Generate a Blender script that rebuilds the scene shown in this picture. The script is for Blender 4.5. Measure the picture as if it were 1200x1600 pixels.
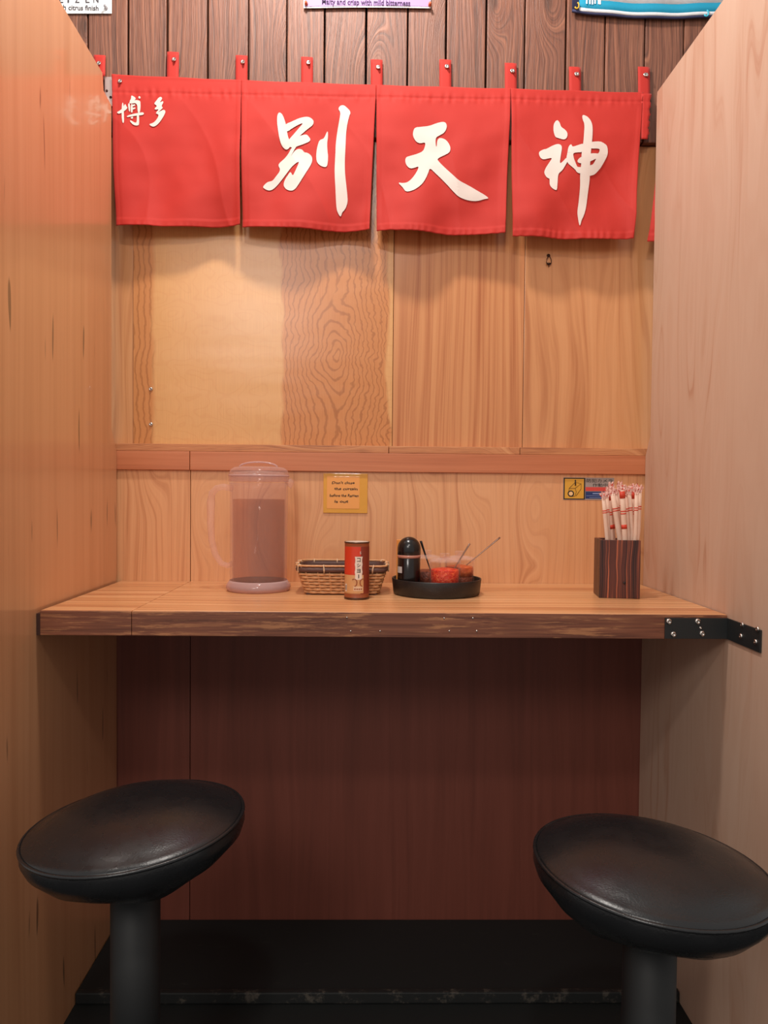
import bpy, bmesh, math, random
from math import sin, cos, pi, sqrt, exp, radians
from mathutils import Vector, Matrix, noise
from mathutils.geometry import tessellate_polygon
random.seed(7)
for o in list(bpy.data.objects): bpy.data.objects.remove(o)
SC = bpy.context.scene; COL = SC.collection

# ------------------------------------------------------------------ camera
F = 1202.0; CAM = Vector((0, -1.84, 1.0676)); YAW, PITCH, ROLL = .0171, -.0290, .0093
_w = Vector((sin(YAW)*cos(PITCH), cos(YAW)*cos(PITCH), sin(PITCH))); _r0 = Vector((cos(YAW), -sin(YAW), 0)); _u0 = _r0.cross(_w)
CR = cos(ROLL)*_r0 + sin(ROLL)*_u0; CU = -sin(ROLL)*_r0 + cos(ROLL)*_u0; CW = _w
cd = bpy.data.cameras.new('camera'); cam = bpy.data.objects.new('camera', cd); COL.objects.link(cam)
M = Matrix((CR, CU, -CW)).transposed().to_4x4(); M.translation = CAM; cam.matrix_world = M
cd.sensor_fit = 'VERTICAL'; cd.sensor_height = 24; cd.lens = 24*F/1600; cd.clip_start = .02
SC.camera = cam
def ray(px, py): return (px-600)/F*CR + (800-py)/F*CU + CW
def at(px, py, Y):            # photograph point -> point of the place on the upright plane at depth Y
    d = ray(px, py); return CAM + d*((Y-CAM.y)/d.y)
def atx(px, py, X):           # ... on a side wall plane
    d = ray(px, py); return CAM + d*((X-CAM.x)/d.x)

# ------------------------------------------------------------------ world, lights, exposure
W = bpy.data.worlds.new('world'); SC.world = W; W.use_nodes = True
bg = W.node_tree.nodes['Background']; bg.inputs[0].default_value = (1, .94, .89, 1); bg.inputs[1].default_value = .5
SC.view_settings.view_transform = 'Standard'; SC.view_settings.look = 'None'; SC.view_settings.gamma = 1; SC.view_settings.exposure = .1
SC.view_settings.use_curve_mapping = False
def lamp(name, loc, watts, rad, col=(1, .93, .86)):
    l = bpy.data.lights.new(name, 'POINT'); l.energy = watts; l.shadow_soft_size = rad; l.color = col
    o = bpy.data.objects.new(name, l); o.location = loc; COL.objects.link(o); return o
lamp('ceiling_lamp', (-.13, -.58, 2.66), 58, .07)
lamp('pendant_lamp', (-.70, -3.0, 2.20), 66, .30)
lamp('aisle_lamp', (-.15, -2.5, 2.74), 46, .08)

# ------------------------------------------------------------------ helpers
def lin(c):
    return tuple(((v/255)/12.92 if v/255 <= .04045 else ((v/255+.055)/1.055)**2.4) for v in c)
def C4(c): return lin(c)+(1,)
def prop(o, label=None, cat=None, group=None, kind=None):
    if label: o['label'] = label
    if cat: o['category'] = cat
    if group: o['group'] = group
    if kind: o['kind'] = kind
    return o
def mesh(name, verts, faces, mat=None, parent=None, smooth=False, fmat=None):
    me = bpy.data.meshes.new(name); me.from_pydata([tuple(v) for v in verts], [], faces); me.update()
    o = bpy.data.objects.new(name, me); COL.objects.link(o)
    for m in (mat if isinstance(mat, (list, tuple)) else [mat]):
        if m: me.materials.append(m)
    if fmat:
        for p, i in zip(me.polygons, fmat): p.material_index = i
    if smooth: me.polygons.foreach_set('use_smooth', [True]*len(me.polygons))
    if parent: o.parent = parent; o.matrix_parent_inverse = Matrix.Identity(4) if parent.type != 'EMPTY' else Matrix.Identity(4)
    return o
def empty(name, loc=(0, 0, 0)):
    o = bpy.data.objects.new(name, None); o.location = (0, 0, 0); COL.objects.link(o); o.empty_display_size = .02; return o
def fixn(o):
    bm = bmesh.new(); bm.from_mesh(o.data); bmesh.ops.remove_doubles(bm, verts=bm.verts, dist=1e-6); bmesh.ops.recalc_face_normals(bm, faces=bm.faces); bm.to_mesh(o.data); bm.free(); return o
def box(name, x0, x1, y0, y1, z0, z1, mat=None, parent=None, bev=0.0, seg=2):
    bm = bmesh.new(); bmesh.ops.create_cube(bm, size=1)
    for v in bm.verts: v.co = Vector(((x0+x1)/2+v.co.x*(x1-x0), (y0+y1)/2+v.co.y*(y1-y0), (z0+z1)/2+v.co.z*(z1-z0)))
    if bev: bmesh.ops.bevel(bm, geom=list(bm.edges), offset=bev, segments=seg, affect='EDGES', profile=.6)
    me = bpy.data.meshes.new(name); bm.to_mesh(me); bm.free()
    o = bpy.data.objects.new(name, me); COL.objects.link(o)
    if mat: me.materials.append(mat)
    if parent: o.parent = parent
    return o
def lathe(name, prof, cx, cy, mat=None, parent=None, n=48, sx=1, sy=1, smooth=True, mats=None, pm=None):
    vs, fs, fm = [], [], []
    for r, z in prof:
        for k in range(n):
            a = 2*pi*k/n; vs.append((cx+max(r, 1e-5)*cos(a)*sx, cy+max(r, 1e-5)*sin(a)*sy, z))
    for i in range(len(prof)-1):
        for k in range(n):
            fs.append((i*n+k, i*n+(k+1) % n, (i+1)*n+(k+1) % n, (i+1)*n+k)); fm.append(pm[i] if pm else 0)
    o = mesh(name, vs, fs, mats or mat, parent, smooth, fm if pm else None)
    return fixn(o) if not pm else o
def tube(name, pts, rad, mat=None, parent=None, n=10, closed=False, flat=1.0, up=None):
    pts = [Vector(p) for p in pts]; N = len(pts); vs, fs = [], []
    rads = rad if isinstance(rad, (list, tuple)) else [rad]*N
    ref = up or Vector((0.03, .05, 1))
    for i, p in enumerate(pts):
        a = pts[(i-1) % N] if (closed or i) else p; b = pts[(i+1) % N] if (closed or i < N-1) else p
        t = (b-a).normalized(); s = t.cross(ref)
        if s.length < 1e-4: s = t.cross(Vector((1, 0, 0)))
        s.normalize(); q = s.cross(t).normalized()
        for k in range(n):
            an = 2*pi*k/n; vs.append(p+(s*cos(an)+q*sin(an)*flat)*rads[i])
    for i in range(N if closed else N-1):
        j = (i+1) % N
        for k in range(n): fs.append((i*n+k, i*n+(k+1) % n, j*n+(k+1) % n, j*n+k))
    if not closed: fs.append(tuple(range(n))[::-1]); fs.append(tuple((N-1)*n+k for k in range(n)))
    return fixn(mesh(name, vs, fs, mat, parent, True))
def smoothp(pts, it=2):       # Chaikin smoothing of a closed outline
    for _ in range(it):
        q = []
        for i in range(len(pts)):
            a, b = pts[i], pts[(i+1) % len(pts)]
            q += [(a[0]*.75+b[0]*.25, a[1]*.75+b[1]*.25), (a[0]*.25+b[0]*.75, a[1]*.25+b[1]*.75)]
        pts = q
    return pts
def text2d(s, size, bold=0.0):
    """lettering as flat polygons: list of verts (x,y) and faces, left/baseline at 0"""
    cu = bpy.data.curves.new('lettering', 'FONT'); cu.body = s; cu.size = size; cu.resolution_u = 2; cu.offset = bold
    o = bpy.data.objects.new('lettering', cu); COL.objects.link(o)
    bpy.context.view_layer.update()
    me = bpy.data.meshes.new_from_object(o.evaluated_get(bpy.context.evaluated_depsgraph_get()))
    v = [(p.co.x, p.co.y) for p in me.vertices]; f = [tuple(p.vertices) for p in me.polygons]
    bpy.data.objects.remove(o); bpy.data.curves.remove(cu); bpy.data.meshes.remove(me)
    return v, f
def lettering(s, x0, x1, z, h, Y, mat, parent, shear=0, name='lettering', bold=0.0):
    """text fitted between x0..x1 with baseline z on the plane Y, facing the front"""
    v, f = text2d(s, 1.0, bold)
    if not v: return None
    a = min(p[0] for p in v); b = max(p[0] for p in v); t = max(p[1] for p in v)
    sx = (x1-x0)/(b-a); sz = h/t
    return mesh(name, [(x0+(p[0]-a)*sx+shear*p[1]*sz, Y, z+p[1]*sz) for p in v], f, mat, parent)

# ------------------------------------------------------------------ node materials
class NT:
    def __init__(s, name):
        s.m = bpy.data.materials.new(name); s.m.use_nodes = True; s.t = s.m.node_tree; s.b = s.t.nodes['Principled BSDF']; s.out = s.t.nodes['Material Output']
    def put(s, sock, v):
        if isinstance(v, bpy.types.NodeSocket): s.t.links.new(v, sock)
        elif v is not None:
            if isinstance(v, (tuple, list)) and len(v) == 3 and sock.type == 'RGBA': v = tuple(v)+(1,)
            sock.default_value = v
    def node(s, ty, ins=None, **kw):
        n = s.t.nodes.new(ty)
        for k, v in kw.items(): setattr(n, k, v)
        for k, v in (ins or {}).items(): s.put(n.inputs[k], v)
        return n
    def math(s, op, a, b=None, c=None):
        n = s.node('ShaderNodeMath', operation=op); s.put(n.inputs[0], a)
        if b is not None: s.put(n.inputs[1], b)
        if c is not None: s.put(n.inputs[2], c)
        return n.outputs[0]
    def add(s, a, b): return s.math('ADD', a, b)
    def mul(s, a, b): return s.math('MULTIPLY', a, b)
    def comb(s, x, y, z=0.0): return s.node('ShaderNodeCombineXYZ', {0: x, 1: y, 2: z}).outputs[0]
    def coord(s, rnd=0.0):
        v = s.node('ShaderNodeTexCoord').outputs['Object']
        if rnd:
            r = s.node('ShaderNodeObjectInfo').outputs['Random']
            v = s.node('ShaderNodeVectorMath', {0: v, 1: s.comb(s.mul(r, rnd), s.mul(r, rnd*.37), s.mul(r, rnd*1.7))}, operation='ADD').outputs[0]
        q = s.node('ShaderNodeSeparateXYZ', {0: v}); return v, q.outputs[0], q.outputs[1], q.outputs[2]
    def noise(s, vec, scale=1.0, detail=3, rough=.55, dist=0.0):
        return s.node('ShaderNodeTexNoise', {'Vector': vec, 'Scale': scale, 'Detail': detail, 'Roughness': rough, 'Distortion': dist}).outputs[0]
    def ramp(s, fac, stops, interp='LINEAR'):
        n = s.node('ShaderNodeValToRGB', {0: fac}); cr = n.color_ramp; cr.interpolation = interp
        while len(cr.elements) < len(stops): cr.elements.new(.5)
        for e, (p, c) in zip(cr.elements, stops): e.position = p; e.color = (tuple(c)+(1,))[:4] if isinstance(c, (tuple, list)) else (c, c, c, 1)
        return n.outputs[0]
    def mix(s, fac, a, b, mode='MIX'):
        n = s.node('ShaderNodeMix', data_type='RGBA', blend_type=mode)
        s.put(n.inputs[0], fac); s.put(n.inputs[6], a if isinstance(a, bpy.types.NodeSocket) else tuple(a)+(1,)*(4-len(a))); s.put(n.inputs[7], b if isinstance(b, bpy.types.NodeSocket) else tuple(b)+(1,)*(4-len(b)))
        return n.outputs[2]
    def step(s, x, a, b): return s.node('ShaderNodeMapRange', {0: x, 1: a, 2: b, 3: 0.0, 4: 1.0}, interpolation_type='SMOOTHSTEP').outputs[0]
    def bump(s, h, strength=.3, dist=.001):
        s.put(s.b.inputs['Normal'], s.node('ShaderNodeBump', {'Strength': strength, 'Distance': dist, 'Height': h}).outputs[0])
    def fin(s, col=None, rough=None, **kw):
        s.put(s.b.inputs['Base Color'], col); s.put(s.b.inputs['Roughness'], rough)
        for k, v in kw.items(): s.put(s.b.inputs[k.replace('_', ' ')], v)
        return s.m
def plain(name, c, rough=.5, **kw):
    return NT(name).fin(C4(c), rough, **kw)
def wood(name, dark, mid, light, axis='z', freq=60, wob=3.0, along=1.0, rough=.4, coat=0.0, coatr=.1, bump=.25, rnd=5.0, knots=0.0, fine=.25, contrast=(.3, .5, .7), blotch=.0, cracks=0, lines=.0, hl=.0, kdark=.8):
    s = NT(name); v, x, y, z = s.coord(rnd)
    ac, al = (s.add(x, y), z) if axis == 'z' else (s.add(z, y), x)
    n1 = s.noise(s.comb(s.mul(ac, 7.0), s.mul(al, .9*along), 0), 1, 2)
    u = s.add(s.mul(ac, freq), s.mul(n1, wob))
    if knots:
        vo = s.node('ShaderNodeTexVoronoi', {'Vector': s.comb(s.mul(ac, 7.0), s.mul(al, 2.6), 0), 'Scale': 1.0}, voronoi_dimensions='2D')
        kd = s.step(vo.outputs['Distance'], .38, .0); u = s.add(u, s.mul(kd, knots))
    g = s.noise(s.comb(u, s.mul(al, 1.3*along), 0), 1, 3, .6)
    fi = s.noise(s.comb(s.mul(ac, 700.), s.mul(al, 12*along), 0), 1, 2)
    col = s.ramp(g, [(contrast[0], lin(dark)), (contrast[1], lin(mid)), (contrast[2], lin(light))])
    if lines:   # crisp growth ring lines
        w = s.math('SINE', s.mul(u, 5.5)); w2 = s.step(w, .55, 1.0)
        col = s.mix(s.mul(w2, lines), col, lin(dark))
    if hl:
        col = s.mix(s.mul(s.step(s.math('SINE', s.add(s.mul(u, 3.1), 1.0)), .72, 1.0), s.mul(s.step(n1, .42, .6), hl)), col, lin(tuple(min(255, q*1.25) for q in light)))
    if knots:
        col = s.mix(s.mul(s.step(vo.outputs['Distance'], .11, .02), kdark), col, lin(tuple(q*.55 for q in dark)))
    col = s.mix(fine, col, s.ramp(fi, [(.3, lin(dark)), (.7, lin(light))]))
    if blotch:
        bl = s.noise(s.comb(s.mul(ac, 4.), s.mul(al, 1.1), 3.3), 1, 3)
        col = s.mix(s.mul(s.step(bl, .45, .7), blotch), col, lin(dark))
    if cracks:
        ck = s.noise(s.comb(s.mul(ac, 60.), s.mul(al, 5.5), 1.7), 1, 0)
        col = s.mix(s.mul(s.step(ck, .79, .83), .75), col, lin(tuple(q*.4 for q in dark)))
    s.bump(s.add(g, s.mul(fi, .5)), bump, .0012)
    return s.fin(col, rough, Coat_Weight=coat, Coat_Roughness=coatr)

MT = {}
MT['plank'] = wood('stained_plank', (58, 32, 24), (116, 68, 50), (150, 98, 74), freq=120, wob=9, along=1.6, rough=.52, bump=.9, knots=9, fine=.35, contrast=(.3, .48, .75), lines=.6, rnd=9, hl=.4)
MT['groove'] = plain('dark_groove', (30, 20, 17), .8)
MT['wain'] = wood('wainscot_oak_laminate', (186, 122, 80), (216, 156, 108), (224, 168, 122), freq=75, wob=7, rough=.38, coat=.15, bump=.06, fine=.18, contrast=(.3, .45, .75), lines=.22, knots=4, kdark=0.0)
MT['apron'] = wood('apron_board', (172, 98, 62), (190, 114, 74), (200, 126, 86), axis='x', freq=90, wob=3, rough=.4, bump=.08, fine=.2)
MT['sill'] = wood('rough_sill_strip', (142, 82, 48), (190, 122, 76), (214, 152, 102), axis='x', freq=110, wob=9, along=2, rough=.5, bump=.3, fine=.3, knots=5)
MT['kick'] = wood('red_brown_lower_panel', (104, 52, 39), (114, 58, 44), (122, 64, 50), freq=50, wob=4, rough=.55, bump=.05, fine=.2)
MT['left'] = wood('varnished_partition_plywood', (190, 134, 93), (201, 145, 103), (207, 152, 111), freq=40, wob=3, along=.5, rough=.32, coat=.6, coatr=.1, bump=.03, fine=.12, cracks=1, rnd=0)
MT['right'] = wood('pale_partition_plywood', (182, 136, 110), (198, 164, 141), (203, 172, 150), freq=22, wob=16, along=1.1, rough=.55, bump=.05, fine=.10, contrast=(.26, .40, .6), blotch=.3, rnd=0, cracks=0)
MT['top'] = wood('counter_oak', (170, 100, 58), (212, 150, 96), (238, 188, 138), axis='x', freq=42, wob=5, along=.5, rough=.36, coat=.25, coatr=.2, bump=.2, fine=.35, lines=.5, contrast=(.36, .5, .66))
MT['strip'] = plain('dark_gap_strip', (62, 34, 26), .6)

def ply_figure(name, cx, cz, x0, x1, pale, heart, line):
    """pale rotary cut veneer with one flame figured heart band x0..x1 round the eye (cx,cz)"""
    s = NT(name); v, x, y, z = s.coord(0)
    nz = s.noise(s.comb(s.mul(x, 8), s.mul(z, 9), 0), 1, 4)
    dx = s.add(s.add(x, -cx), s.mul(s.add(nz, -.5), .085)); dz = s.add(z, -cz)
    adx = s.math('ABSOLUTE', dx)
    rr = s.math('SQRT', s.add(s.math('POWER', s.mul(dx, 1.25), 2.0), s.add(s.math('POWER', s.mul(dz, .62), 2.0), .00002)))
    far = s.step(s.math('ABSOLUTE', dz), .03, .30)
    field = s.add(s.mul(rr, s.math('SUBTRACT', 1.0, s.mul(far, .75))), s.mul(adx, s.mul(far, .9)))
    ring = s.math('SINE', s.add(s.mul(field, 470), s.mul(nz, 7)))
    rl = s.step(ring, .4, 1.0)
    wob = s.mul(s.add(s.noise(s.comb(s.mul(x, 3), s.mul(z, 7), 2), 1, 2), -.5), .05)
    xx = s.add(x, wob)
    band = s.math('MULTIPLY', s.step(xx, x0-.008, x0+.002), s.step(xx, x1+.008, x1-.002))
    hcol = s.mix(s.mul(rl, .55), lin(heart), lin(line))
    # pale part with faint contour figure
    n2 = s.noise(s.comb(s.mul(x, 7), s.mul(z, 11), 5), 1, 2)
    pl = s.step(s.math('SINE', s.mul(n2, 70)), .5, 1.0)
    n3 = s.noise(s.comb(s.mul(x, 3), s.mul(z, 6), 9), 1, 2)
    pcol = s.mix(s.mul(pl, .13), s.mix(n3, lin(pale), lin(tuple(q*.93 for q in pale))), lin(heart))
    edge = s.step(s.add(x, s.mul(wob, .7)), -.515, -.53)
    pcol = s.mix(s.mul(edge, .9), pcol, s.mix(s.mul(s.step(s.math('SINE', s.add(s.mul(x, 420), s.mul(nz, 22))), .2, 1), .6), lin(heart), lin(line)))
    col = s.mix(band, pcol, hcol)
    fi = s.noise(s.comb(s.mul(x, 700), s.mul(z, 14), 0), 1, 2)
    col = s.mix(.12, col, s.ramp(fi, [(.3, lin(line)), (.7, lin(pale))]))
    hb = s.noise(s.comb(s.mul(x, 2.2), s.mul(z, 9), 0), 1, 2)
    s.bump(hb, .14, .012)
    return s.fin(col, .27, Specular_IOR_Level=.38)
eye = at(524, 556, .02)
MT['fig'] = ply_figure('figured_plywood', eye.x, eye.z, at(443, 560, .02).x, at(604, 560, .02).x, (222, 168, 110), (196, 128, 76), (140, 78, 40))
MT['ply2'] = wood('straight_grain_plywood', (166, 96, 56), (200, 136, 88), (210, 150, 100), freq=70, wob=6, along=.7, rough=.24, bump=.05, fine=.15, lines=.3, contrast=(.3, .5, .7))
MT['ply3'] = wood('plain_sliced_plywood', (176, 112, 70), (204, 144, 96), (212, 154, 106), freq=34, wob=8, along=1.0, rough=.24, bump=.05, fine=.12, lines=.18)

s = NT('worn_counter_edge'); v, x, y, z = s.coord(0)
g = s.noise(s.comb(s.mul(z, 160), s.mul(x, 4), 0), 1, 4); wear = s.noise(s.comb(s.mul(x, 9), s.mul(z, 130), 4), 1, 5, .7); wx = s.noise(s.comb(s.mul(x, 4.5), 0, 8), 1, 1)
col = s.ramp(g, [(.3, lin((86, 46, 32))), (.55, lin((124, 72, 50))), (.75, lin((142, 88, 62)))])
col = s.mix(s.mul(s.step(wear, .50, .60), s.mul(s.step(wx, .38, .55), .85)), col, lin((176, 118, 78)))
s.bump(g, .3, .001); MT['edge'] = s.fin(col, .5)

s = NT('zebra_wood'); v, x, y, z = s.coord(0)
u = s.add(s.mul(x, 230), s.mul(s.noise(s.comb(s.mul(x, 12), s.mul(z, 7), 0), 1, 2), 4)); g = s.noise(s.comb(u, s.mul(z, 1.5), 0), 1, 2, .6)
col = s.ramp(g, [(.36, lin((44, 20, 16))), (.5, lin((78, 36, 28))), (.58, lin((98, 48, 34))), (.66, lin((178, 96, 62)))])
s.bump(g, .2, .001); MT['zebra'] = s.fin(col, .4)

s = NT('red_noren_cloth'); v, x, y, z = s.coord(0)
wv = s.mul(s.add(s.math('SINE', s.mul(x, 5200)), s.math('SINE', s.mul(z, 5200))), .25)
n = s.noise(v, 6, 3); col = s.mix(n, lin((172, 27, 15)), lin((185, 36, 22)))
s.bump(s.add(wv, s.mul(s.noise(v, 60, 2), .5)), .15, .001)
MT['red'] = s.fin(col, .75, Sheen_Weight=.06, Sheen_Roughness=.5)
MT['white_print'] = plain('white_print', (214, 200, 192), .7)
s = NT('black_vinyl'); v, x, y, z = s.coord(0)
s.bump(s.add(s.noise(v, 420, 2), s.mul(s.noise(v, 18, 2), 2.5)), .18, .0012)
MT['vinyl'] = s.fin(lin((24, 25, 27)), s.ramp(s.noise(v, 30, 3), [(.3, .22), (.7, .34)]))
s = NT('black_floor'); v, x, y, z = s.coord(0)
sc = s.noise(s.comb(s.mul(x, 14), s.mul(y, 60), 0), 1, 5, .7)
MT['floor'] = s.fin(s.mix(s.mul(s.step(sc, .62, .75), .35), lin((20, 23, 23)), lin((84, 80, 74))), .7)
s = NT('scuffed_step_edge'); v, x, y, z = s.coord(0)
sc = s.noise(s.comb(s.mul(x, 30), s.mul(y, 30), s.mul(z, 30)), 1, 5, .75)
MT['scuff'] = s.fin(s.mix(s.mul(s.step(sc, .52, .68), .4), lin((24, 26, 26)), lin((120, 110, 98))), .6)
MT['black'] = plain('black_powder_coat', (17, 19, 20), .6)
s = NT('black_hammered_steel'); v, x, y, z = s.coord(0)
s.bump(s.noise(v, 900, 2), .4, .0008); MT['bracket'] = s.fin(lin((28, 31, 32)), .5)
MT['steel'] = plain('bright_steel', (205, 200, 195), .25, Metallic=1.0)
MT['bronze'] = plain('dark_bronze', (60, 34, 24), .4, Metallic=.6)
MT['ink'] = plain('black_ink', (28, 20, 18), .7)
MT['paper_white'] = plain('white_paper', (240, 240, 240), .6)

# ------------------------------------------------------------------ the setting
ZP = .026                                     # low step under the counter
XL, XR, XJ = -.6013, .6545, -.4297            # partition faces, board joint
ZC = .8449; DC = .4519; TH = .0452            # counter top height, depth, thickness
EXT = 1.9                                    # the wall goes on behind the neighbouring booths
fl = box('floor', -2.2, 2.2, -3.6, .12, -.05, 0, MT['floor']); prop(fl, 'dark black floor of the ramen booth', kind='structure')
wall = box('wall_back', -EXT, EXT, .055, .11, 0, 2.75, MT['groove']); prop(wall, 'back wall of brown planks over plywood panels', kind='structure')
zhead = at(1008, 222, 0).z                    # lower end of the planks
zs1 = at(600, 697, 0).z; zs0 = at(600, 708.5, 0).z; za0 = at(600, 737.5, 0).z
# planks
jx = [137, 200, 261, 324, 388, 448, 507, 572, 637, 697, 760, 820, 885, 946, 1008, 1069]
jX = [at(p, 60, 0).x for p in jx]; dpl = (jX[-1]-jX[0])/(len(jX)-1)
while jX[0]-dpl > -EXT: jX.insert(0, jX[0]-dpl)
while jX[-1]+dpl < EXT: jX.append(jX[-1]+dpl)
for a, b in zip(jX[:-1], jX[1:]):
    g0, g1 = random.uniform(.0012, .0026), random.uniform(.0012, .0026); dy = random.uniform(0, .0025)
    box('plank', a+g0, b-g1, dy, .05, zhead, 2.75, MT['plank'], wall, .0022)
# glossy plywood sheets below (seams as in the photograph)
sx = [-EXT, at(208.5, 560, .02).x, at(614, 560, .016).x, at(818, 560, .02).x, EXT]
for i, m in enumerate(['ply3', 'fig', 'ply2', 'ply3']):
    yo = .016 if i in (1,) else .0195
    box('plywood_panel', sx[i]+.0006, sx[i+1]-.0006, yo, .05, zs1-.004, zhead-.002, MT[m], wall, .0008)
# wainscot above and below the counter
for a, b in ((-EXT, XJ-.0008), (XJ+.0008, EXT)):
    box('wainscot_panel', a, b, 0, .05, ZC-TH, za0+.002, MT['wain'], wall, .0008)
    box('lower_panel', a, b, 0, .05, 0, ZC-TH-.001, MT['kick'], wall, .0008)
t1 = empty('trim_1'); prop(t1, 'narrow rough-grained sill strip under the glossy plywood', kind='structure')
ej = [-EXT, at(607.5, 700, -.006).x, at(812.5, 700, -.006).x, EXT]
for a, b in zip(ej[:-1], ej[1:]): box('trim_piece', a+.0006, b-.0006, -.006, .045, zs0+.0005, zs1, MT['sill'], t1, .001)
t2 = empty('trim_2'); prop(t2, 'smooth reddish apron board running under the sill strip', kind='structure')
for a, b in ((-EXT, XJ-.0006), (XJ+.0006, EXT)): box('trim_piece', a, b, -.009, .045, za0, zs0, MT['apron'], t2, .0012)

# partitions: outline in the Y-Z plane, given thickness outwards
def partition(name, X, out, th, pts, mat, label):
    n = len(pts); vs = [(X, y, z) for y, z in pts]+[(X+out*th, y, z) for y, z in pts]
    fs = [tuple(range(n)), tuple(range(n, 2*n))[::-1]]+[(i, (i+1) % n, n+(i+1) % n, n+i) for i in range(n)]
    o = fixn(mesh(name, vs, fs, mat)); bm = bmesh.new(); bm.from_mesh(o.data)
    bmesh.ops.bevel(bm, geom=[e for e in bm.edges if len(e.link_faces) == 2 and abs(e.link_faces[0].normal.dot(e.link_faces[1].normal)) < .5], offset=.0012, segments=2, affect='EDGES')
    bm.to_mesh(o.data); bm.free(); return prop(o, label, kind='structure')
YF = -.76
p = [atx(93, 0, XL), atx(160, 113, XL), atx(162, 141, XL), atx(178, 170, XL)]
sl = (p[1].z-p[0].z)/(p[1].y-p[0].y)
partition('wall_left', XL, -1, .02, [(-.010, 0), (-.010, zs0), (-.044, zs1+.03), (-.044, p[3].z), (p[2].y, p[2].z), (p[1].y, p[1].z), (YF, p[1].z+sl*(YF-p[1].y)), (YF, 0)], MT['left'], 'varnished orange plywood partition on the left of the booth')
q = [atx(1027, 143, XR), atx(1128, 2, XR)]; sr = (q[1].z-q[0].z)/(q[1].y-q[0].y)
partition('wall_right', XR, 1, .02, [(-.010, 0), (-.010, zs0), (-.040, zs1+.03), (-.040, q[0].z-.012), (q[0].y, q[0].z), (YF, q[0].z+sr*(YF-q[0].y)), (YF, 0)], MT['right'], 'pale raw plywood partition on the right of the booth')

# ------------------------------------------------------------------ counter, step, brackets
ct = empty('counter'); prop(ct, 'oak counter with dark worn front edge spanning between the partitions', 'counter')
for a, b in ((XL+.008, XJ-.0005), (XJ+.0005, XR-.002)):
    box('counter_board', a, b, -DC+.004, -.001, ZC-TH, ZC, MT['top'], ct, .0012)
    box('front_edge', a, b, -DC, -DC+.004, ZC-TH+.0005, ZC-.0006, MT['edge'], ct, .0008)
box('gap_strip', XL+.0006, XL+.0078, -DC+.002, -.012, ZC-TH, ZC-.006, MT['strip'], ct)
for px, py in ((542, 965), (548, 986), (594, 986), (694, 966), (739, 966), (702, 986), (745, 986)):
    c = at(px, py, -DC); lathe('nail_hole', [(.0001, 0), (.0016, 0), (.0016, .0006), (.0001, .0007)], 0, 0, MT['steel'], ct, 10).matrix_basis = Matrix.Translation((c.x, -DC, c.z)) @ Matrix.Rotation(pi/2, 4, 'X')
st = box('footrest_step', XL+.0015, XR-.0015, -.268, -.001, .0, ZP-.002, MT['floor'], None, .002); prop(st, 'low black step on the floor under the counter', 'step')
sn = box('step_nosing', XL+.0015, XR-.0015, -.276, -.262, .002, ZP, MT['scuff'], st, .003)

def screw(parent, loc, axis, r=.0045, mat=None, name='screw'):
    """pan head screw with a cross recess; axis = outward direction"""
    vs, fs = [], []; n = 16; prof = [(r, 0), (r, r*.25), (r*.8, r*.5), (r*.35, r*.62), (r*.3, r*.35), (.00005, r*.3)]
    for rr, z in prof:
        for k in range(n): vs.append((rr*cos(2*pi*k/n), rr*sin(2*pi*k/n), z))
    for i in range(len(prof)-1):
        for k in range(n): fs.append((i*n+k, i*n+(k+1) % n, (i+1)*n+(k+1) % n, (i+1)*n+k))
    R = Vector(axis).to_track_quat('Z', 'Y').to_matrix(); vs = [R @ Vector(v)+Vector(loc) for v in vs]
    return mesh(name, vs, fs, mat or MT['steel'], parent, True)
# black angle bracket tying the counter front to the right partition
ab = empty('angle_bracket'); prop(ab, 'black steel angle bracket at the right end of the counter front', 'bracket')
b0 = at(1038.5, 965, -DC); b1 = at(1038.5, 997.5, -DC)
side = atx(1191, 990, XR)
box('front_plate', b0.x, XR-.0005, -DC-.0035, -DC-.0003, b1.z, b0.z, MT['bracket'], ab, .0006)
box('side_plate', XR-.0035, XR-.0003, side.y, -DC-.0036, b1.z, b0.z, MT['bracket'], ab, .0006)
for px, py in ((1045, 971), (1090, 971), (1052, 991), (1097, 990)): screw(ab, at(px, py, -DC-.0035), (0, -1, 0), .0054)
screw(ab, at(1094.5, 981, -DC-.0035), (0, -1, 0), .0024)
for px, py in ((1160, 976), (1184, 983), (1158, 994), (1181, 1003)): screw(ab, atx(px, py, XR-.0035), (-1, 0, 0), .0046)
# small bright bracket at the top of the left partition
cb = empty('corner_bracket'); prop(cb, 'small metal corner bracket at the top of the left partition', 'bracket')
a0, a1 = at(163.5, 120, -.004), at(176, 166, -.004)
MT['satin'] = plain('satin_metal', (214, 190, 184), .32, Metallic=.8)
box('wall_plate', a0.x, a1.x, -.0045, -.0005, a1.z, a0.z, MT['satin'], cb, .0006)
box('partition_plate', XL-.026, XL-.021, -.12, -.0005, atx(160, 141, XL).z-.01, atx(160, 118, XL).z, MT['satin'], cb, .0006)
box('end_cap', XL-.018, XL-.001, p[1].y+.0008, p[1].y+.003, p[2].z+.002, p[1].z-.002, MT['satin'], cb, .0004)
for px, py in ((167, 142), (173, 152)): screw(cb, at(px, py, -.0045), (0, -1, 0), .003, MT['bronze'])

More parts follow.
